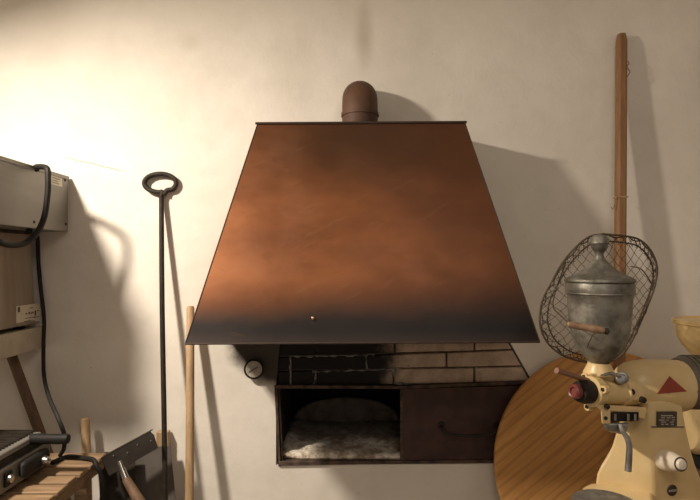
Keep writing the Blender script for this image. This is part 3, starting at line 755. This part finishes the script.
# red triangle, wrapped on the housing
A_, B_, C2 = Vector((657, 394.0)), Vector((687, 391.5)), Vector((669.5, 376))
tri = MB(); nn = 10; vs = []; idx = {}
for i in range(nn + 1):
    for j in range(nn + 1 - i):
        p = A_ + (B_ - A_) * i / nn + (C2 - A_) * j / nn
        D = 1.51
        for _ in range(8):
            x = X(p.x, D); z = Z(p.y, D); r = hr(x) + .0012
            D = ay + WALL - sqrt(max(r * r - (z - az) ** 2, 0))
        idx[i, j] = len(vs); vs.append((X(p.x, D), D - WALL, Z(p.y, D)))
fs = []
for i in range(nn):
    for j in range(nn - i):
        fs.append((idx[i, j], idx[i + 1, j], idx[i, j + 1]))
        if i + j < nn - 1: fs.append((idx[i + 1, j], idx[i + 1, j + 1], idx[i, j + 1]))
o = tri.add(vs, fs).build('warning_triangle', 'red', gd, smooth=60); o['label'] = 'dark red triangle on the cream housing'
# grinding head: axis runs left and a little towards the viewer
ha, hb = P(640, 392, 1.56), P(576, 391.5, 1.47); hd = (hb - ha).normalized(); hl = (hb - ha).length
MB().lathe([(0, .038), (.06, .040), (.085, .042), (.088, .036), (.165, .036), (.170, .042), (.197, .043), (.200, .040), (.200, .030)], ha, hd, 44).build('grinding_head', 'cream', gd, smooth=40)
MB().lathe([(.200, .030), (.201, .033), (.222, .034), (.228, .031), (.240, .029), (.241, .015)], ha, hd, 32).build('black_collar', 'iron', gd)
MB().lathe([(.240, .017), (.243, .0205), (.258, .0200), (.263, .016), (.261, .012), (.256, .010), (.256, .0)], ha, hd, 28).build('red_knob', 'redknob', gd)
for a_ in range(3):
    an = radians((-55, 200, 80)[a_])
    u = hd.cross(Vector((0, 0, 1))).normalized(); v2 = hd.cross(u)
    c_ = ha + hd * .188 + (u * cos(an) + v2 * sin(an)) * .046
    MB().lathe([(-.008, .011), (.008, .011)], c_, hd, 14).build('lug', 'cream', gd)
    MB().lathe([(.008, .005), (.012, .005)], c_, hd, 8).build('bolt', 'iron', gd)
MB().tube([P(556.5, 370.5, 1.44), P(570, 374.5, 1.46), P(592, 382, 1.50)], .0078, 12, rr=[.0085, .0078, .0072]).build('lever', 'copperrod', gd)
# feed neck and clamp under the hopper
hx, hD = 601, 1.53
hc_ = P(599, 374, hD)
MB().lathe([(0, .043), (.004, .044), (.012, .040), (.028, .032), (.034, .031)], hc_, (0, 0, 1), 36).build('feed_neck', 'cream', gd)
MB().hexa([P(597, 384, 1.50), P(628, 386, 1.51), P(634, 388, 1.58), P(597, 386, 1.57), P(588, 373, 1.49), P(626, 374, 1.50), P(632, 373, 1.58), P(588, 372, 1.57)]).build('head_bridge', 'cream', gd, bevel=.005)
cl = P(621.5, 378, 1.485)
MB().lathe([(-.02, .017), (.012, .017), (.014, .014), (.014, .009), (.010, .009), (.010, 0)], cl, (-.25, -1, .35), 24).build('clamp_nut', 'castmetal', gd)
MB().tube([P(601, 375.5, 1.455), P(610, 373.5, 1.46), P(620, 376, 1.47)], .004, 8, rr=[.003, .0055, .006]).build('clamp_arm', 'castmetal', gd)
MB().lathe([(-.01, .010), (.01, .0095), (.012, .005)], P(631, 391.5, 1.505), (-.3, -1, .1), 14).build('set_screw', 'iron', gd)
MB().hexa([P(626, 400, 1.49), P(646, 402, 1.50), P(646, 402, 1.56), P(626, 400, 1.56), P(628, 384, 1.50), P(640, 388, 1.51), P(640, 388, 1.56), P(628, 384, 1.56)]).build('side_lug', 'cream', gd, bevel=.006)
MB().lathe([(-.008, .009), (.004, .009), (.006, .004)], P(643, 400, 1.495), (.1, -1, 0), 14).build('set_screw', 'iron', gd)
# outlet bracket
MB().hexa([P(600, 411, 1.46), P(647, 414, 1.485), P(647, 412, 1.58), P(603, 409, 1.56), P(595, 404.5, 1.46), P(646, 407.5, 1.485), P(646, 406, 1.58), P(598, 403.5, 1.56)]).build('outlet_bracket', 'cream', gd, bevel=.004)
MB().hexa([P(602, 424, 1.46), P(610.5, 424, 1.463), P(610.5, 424, 1.475), P(602, 424, 1.472), P(600.5, 409, 1.46), P(610.5, 410, 1.463), P(610.5, 410, 1.475), P(600.5, 409, 1.472)]).build('bracket_ear', 'cream', gd, bevel=.003)
MB().hexa([P(638.5, 418, 1.47), P(645, 419, 1.473), P(645, 419, 1.485), P(638.5, 418, 1.482), P(638.5, 411, 1.47), P(646, 411, 1.473), P(646, 411, 1.485), P(638.5, 411, 1.482)]).build('bracket_ear', 'cream', gd, bevel=.003)
MB().lathe([(-.004, .005), (.003, .005), (.004, .002)], P(605.5, 418, 1.46), (0, -1, 0), 12).build('set_screw', 'iron', gd)
MB().lathe([(-.004, .007), (.004, .007), (.006, .002)], P(607, 406.5, 1.458), (0, -1, 0), 12).build('set_screw', 'iron', gd)
MB().hexa([P(610.5, 422, 1.465), P(638.5, 421, 1.475), P(638.5, 421, 1.55), P(610.5, 422, 1.55), P(610.5, 412, 1.465), P(638.5, 412, 1.475), P(638.5, 412, 1.55), P(610.5, 412, 1.55)]).build('chute_block', 'iron', gd, bevel=.003)
for px in (614, 627, 634): MB().hexa([P(px, 420.5, 1.460), P(px + 2.5, 420.5, 1.460), P(px + 2.5, 420.5, 1.47), P(px, 420.5, 1.47), P(px, 414, 1.460), P(px + 2.5, 414, 1.460), P(px + 2.5, 414, 1.47), P(px, 414, 1.47)]).build('chute_tooth', 'castmetal', gd)
MB().hexa([P(605, 431, 1.47), P(625, 435, 1.47), P(625, 435, 1.53), P(605, 431, 1.53), P(603, 422.5, 1.465), P(630, 422.5, 1.465), P(630, 422.5, 1.54), P(603, 422.5, 1.54)]).build('spout', 'castmetal', gd, bevel=.010, seg=3)
lv = smoothpath([P(620, 424, 1.462), P(622.5, 431, 1.455), P(627, 438, 1.45), P(629.3, 446, 1.448), P(629, 458, 1.448), P(628, 471, 1.448)], 5)
MB().tube(lv, .0085, 12, rr=[.006 + .0030 * i / (len(lv) - 1) for i in range(len(lv))]).build('lever', 'castmetal', gd)

# hopper with lid
hp_ = thing('metal_hopper', tuple(P(601.5, 366, hD)), 'dented galvanised metal hopper with domed lid and knob, on top of the grinder', 'hopper')
kk = hD / F
def prof_px(lst): z0_ = Z(364.5, hD); return [(Z(y, hD) - z0_, r * kk * .91) for y, r in lst]
ho = Vector((X(599.5, hD), hD - WALL, Z(364.5, hD)))
body = prof_px([(364.3, 9), (362, 10), (358, 15), (353, 20), (346, 25), (335, 29.5), (322, 31.5), (305, 32.5), (296, 33), (294, 34.5), (291, 35), (284, 35), (282.5, 34)])
MB().lathe(body, ho, (0, 0, 1), 64).build('hopper_body', 'galv', hp_, smooth=40)
lid = prof_px([(282.3, 34.5), (281.5, 36), (280, 36), (278.5, 35), (275.5, 28), (271.5, 20), (267, 13.5), (262, 8.5), (258.5, 5.2), (254.5, 4.2), (252, 5.2)])
ld = MB().lathe(lid, ho, (0, 0, 1), 64).build('lid', 'galv', hp_, smooth=40)
kp = prof_px([(252, 5), (250.5, 6.8), (247, 8.6), (244.5, 9), (243.5, 10), (242, 9.4), (238, 9), (235.3, 6.5), (234.3, 0)])
MB().lathe(kp, ho, (0, 0, 1), 36).build('lid_knob', 'galv', ld, smooth=40)
MB().tube([ho + Vector((31.6 * kk * cos(a), 31.6 * kk * sin(a), Z(293, hD) - ho.z)) for a in [2 * pi * i / 64 for i in range(64)]], .0028, 8, True).build('bead', 'galv', hp_)

# wire basket behind and around the hopper
outl = [(603, 234), (625, 236), (640, 240), (651, 251), (657, 267), (655, 285), (648, 305), (638, 328), (629, 346), (618, 358), (602, 362.5), (582, 361.5), (562, 355), (547, 342), (540, 324), (542, 302), (551, 283), (563, 262), (578, 245), (590, 236.5)]
ocl = [Vector((x, y, 0)) for x, y in outl]
dense = smoothpath(ocl + [ocl[0]], 8)[:-1]
bc = Vector((600, 300, 0))
bk_ = thing('wire_basket', tuple(P(600, 360, 1.66)), 'rusty wire mesh basket with wooden grip, leaning behind the metal hopper', 'basket')
D0 = 1.66
def rad(v):   # normalised radius of a pixel inside the outline
    a = math.atan2(v.y - bc.y, v.x - bc.x); best = None
    n = len(dense)
    for i in range(n):
        p, q = dense[i] - bc, dense[(i + 1) % n] - bc
        d = Vector((cos(a), sin(a))); den = d.x * (q.y - p.y) - d.y * (q.x - p.x)
        if abs(den) < 1e-9: continue
        t = (p.x * (q.y - p.y) - p.y * (q.x - p.x)) / den; s2 = (p.x * d.y - p.y * d.x) / den
        if t > 0 and -.001 <= s2 <= 1.001: best = t
    return math.hypot(v.x - bc.x, v.y - bc.y) / (best or 60)
def bowl(px, py, r=None):
    r = rad(Vector((px, py, 0))) if r is None else r
    D = D0 + .17 * (1 - min(r, 1) ** 5)
    return Vector((X(px, D0) + .60 * (D - D0), D - WALL, Z(py, D0) - .10 * (D - D0)))   # drawn in its own plane, depth added behind
mesh = MB(); stepd = 7.2
def trace(pts):
    seg = []
    for (x, y) in pts:
        r = rad(Vector((x, y, 0)))
        if r <= 1.0: seg.append(bowl(x, y, r))
        else:
            if len(seg) > 1: mesh.tube(seg, .0010, 4, caps=False)
            seg = []
    if len(seg) > 1: mesh.tube(seg, .0010, 4, caps=False)
for fam in (1, -1):
    for i in range(-24, 25):
        off = i * stepd; pts = []
        for s_ in range(-34, 35):
            u = s_ * 3.2; x = bc.x + (u * .64 + off * .77 * 1.0); y = bc.y + fam * (u * .77 - off * .64) + .6 * sin(s_ * 1.3 + i)
            pts.append((x, y))
        trace(pts)
# extra turned-over mesh strip by the side walls
for i in range(0, 52):
    a0 = 2 * pi * i / 52
    def rimp(a, rr_):
        n = len(dense); j = (a / (2 * pi) * n) % n; p = dense[int(j) % n].lerp(dense[(int(j) + 1) % n], j - int(j)); return bc + (p - bc) * rr_
    for sg in (1, -1):
        pts = []
        for q in range(6):
            rr_ = 1 - .020 * q; p = rimp(a0 + sg * q * .030, rr_); pts.append(bowl(p.x, p.y, rr_) if q else bowl(p.x, p.y, 1))
        mesh.tube(pts, .0010, 4, caps=False)
mesh.build('wire_mesh', 'wire', bk_, smooth=60)['kind'] = 'stuff'
MB().tube([bowl(p.x, p.y, 1) for p in dense], .0032, 8, True).build('rim_wire', 'wire', bk_)
MB().tube([bowl(*(bc + (p - bc) * .93)[:2], .93) for p in dense], .0026, 6, True).build('hoop', 'wire', bk_)
MB().tube([bowl(*(bc + (p - bc) * .985)[:2], .985) + Vector((.004 * sin(i * .9), 0, .004 * cos(i * .7))) for i, p in enumerate(dense)], .0022, 6, True).build('hoop', 'wire', bk_)
MB().tube(smoothpath([bowl(628, 262), bowl(640, 266), bowl(651, 282), bowl(654, 290, 1)], 5), .0022, 6).build('stay', 'wire', bk_)
MB().tube(smoothpath([P(566, 262, 1.665), P(556, 290, 1.66), P(553, 306, 1.62), P(560, 315, 1.54), P(571, 324.5, 1.44)], 6), .0020, 6).build('bail_wire', 'wire', bk_)
MB().tube(smoothpath([P(604, 331, 1.405), P(594, 334, 1.41), P(588, 345, 1.47), P(580, 361, 1.66)], 6), .0014, 6).build('bail_wire', 'wire', bk_)
g0, g1 = P(567, 324, 1.43), P(605, 331, 1.405); gd_ = (g1 - g0)
MB().lathe([(0, .0045), (.004, .0085), (gd_.length * .3, .0098), (gd_.length * .6, .0090), (gd_.length * .63, .0105), (gd_.length * .85, .0105), (gd_.length - .003, .009), (gd_.length, .006)], g0, gd_, 18).build('wooden_grip', 'grip', bk_)
MB().lathe([(0, .008), (.008, .0095), (.012, .004)], g1 - gd_.normalized() * .001, gd_, 14).build('grip_cap', 'iron', bk_)

# ------------------------------------------------------------------ second grinder, cropped at the right edge
st2 = thing('side_stand', (1.55, -.55, 0), 'plain wooden stand carrying the far grinder at the right edge', 'stand')
MB().box((1.28, -.76, .60), (1.85, -.36, .63)).build('stand_top', 'darkwood', st2, bevel=.003)
for ax in (1.31, 1.77):
    for ay_ in (-.73, -.44): MB().box((ax, ay_, 0), (ax + .045, ay_ + .045, .60)).build('leg', 'darkwood', st2)
g2 = thing('far_coffee_grinder', (1.45, -.55, .63), 'second cream grinder with bowl shaped hopper, cut off at right edge', 'coffee grinder')
D2 = 1.88; kk2 = D2 / F; cx2 = 722
o2 = Vector((X(cx2, D2), D2 - WALL, Z(378, D2)))
pr = [(Z(y, D2) - o2.z, r * kk2) for y, r in ((378, 18), (372, 19), (362, 22), (352, 30), (344, 36), (338, 39), (330, 40.5), (325, 41), (324, 43), (320.5, 43.5), (320, 42), (322, 40))]
MB().lathe(pr, o2, (0, 0, 1), 56).build('bowl_hopper', 'bowlcream', g2, smooth=45)
MB().lathe([(0, .05), (.004, .075), (.03, .092), (.25, .092), (.28, .08), (.29, .04)], (X(684, 1.92), 1.92 - WALL, Z(428, 1.92)), (1, 0, 0), 44).build('grinder_housing', 'cream', g2, smooth=45)
MB().box((X(704, 1.92), 1.88 - WALL, .70), (X(704, 1.92) + .16, 1.99 - WALL, Z(425, 1.92))).build('column', 'cream', g2, bevel=.02, seg=3)
MB().lathe([(0, .05), (.07, .055)], (X(cx2, D2), D2 - WALL, Z(405, D2)), (0, 0, 1), 30).build('feed_neck', 'cream', g2)
MB().box((1.29, 1.70 - WALL, .63), (1.75, 2.02 - WALL, .735)).build('dark_base', 'black', g2, bevel=.015, seg=3)

for o in bpy.data.objects:
    if '_w' in o: del o['_w']
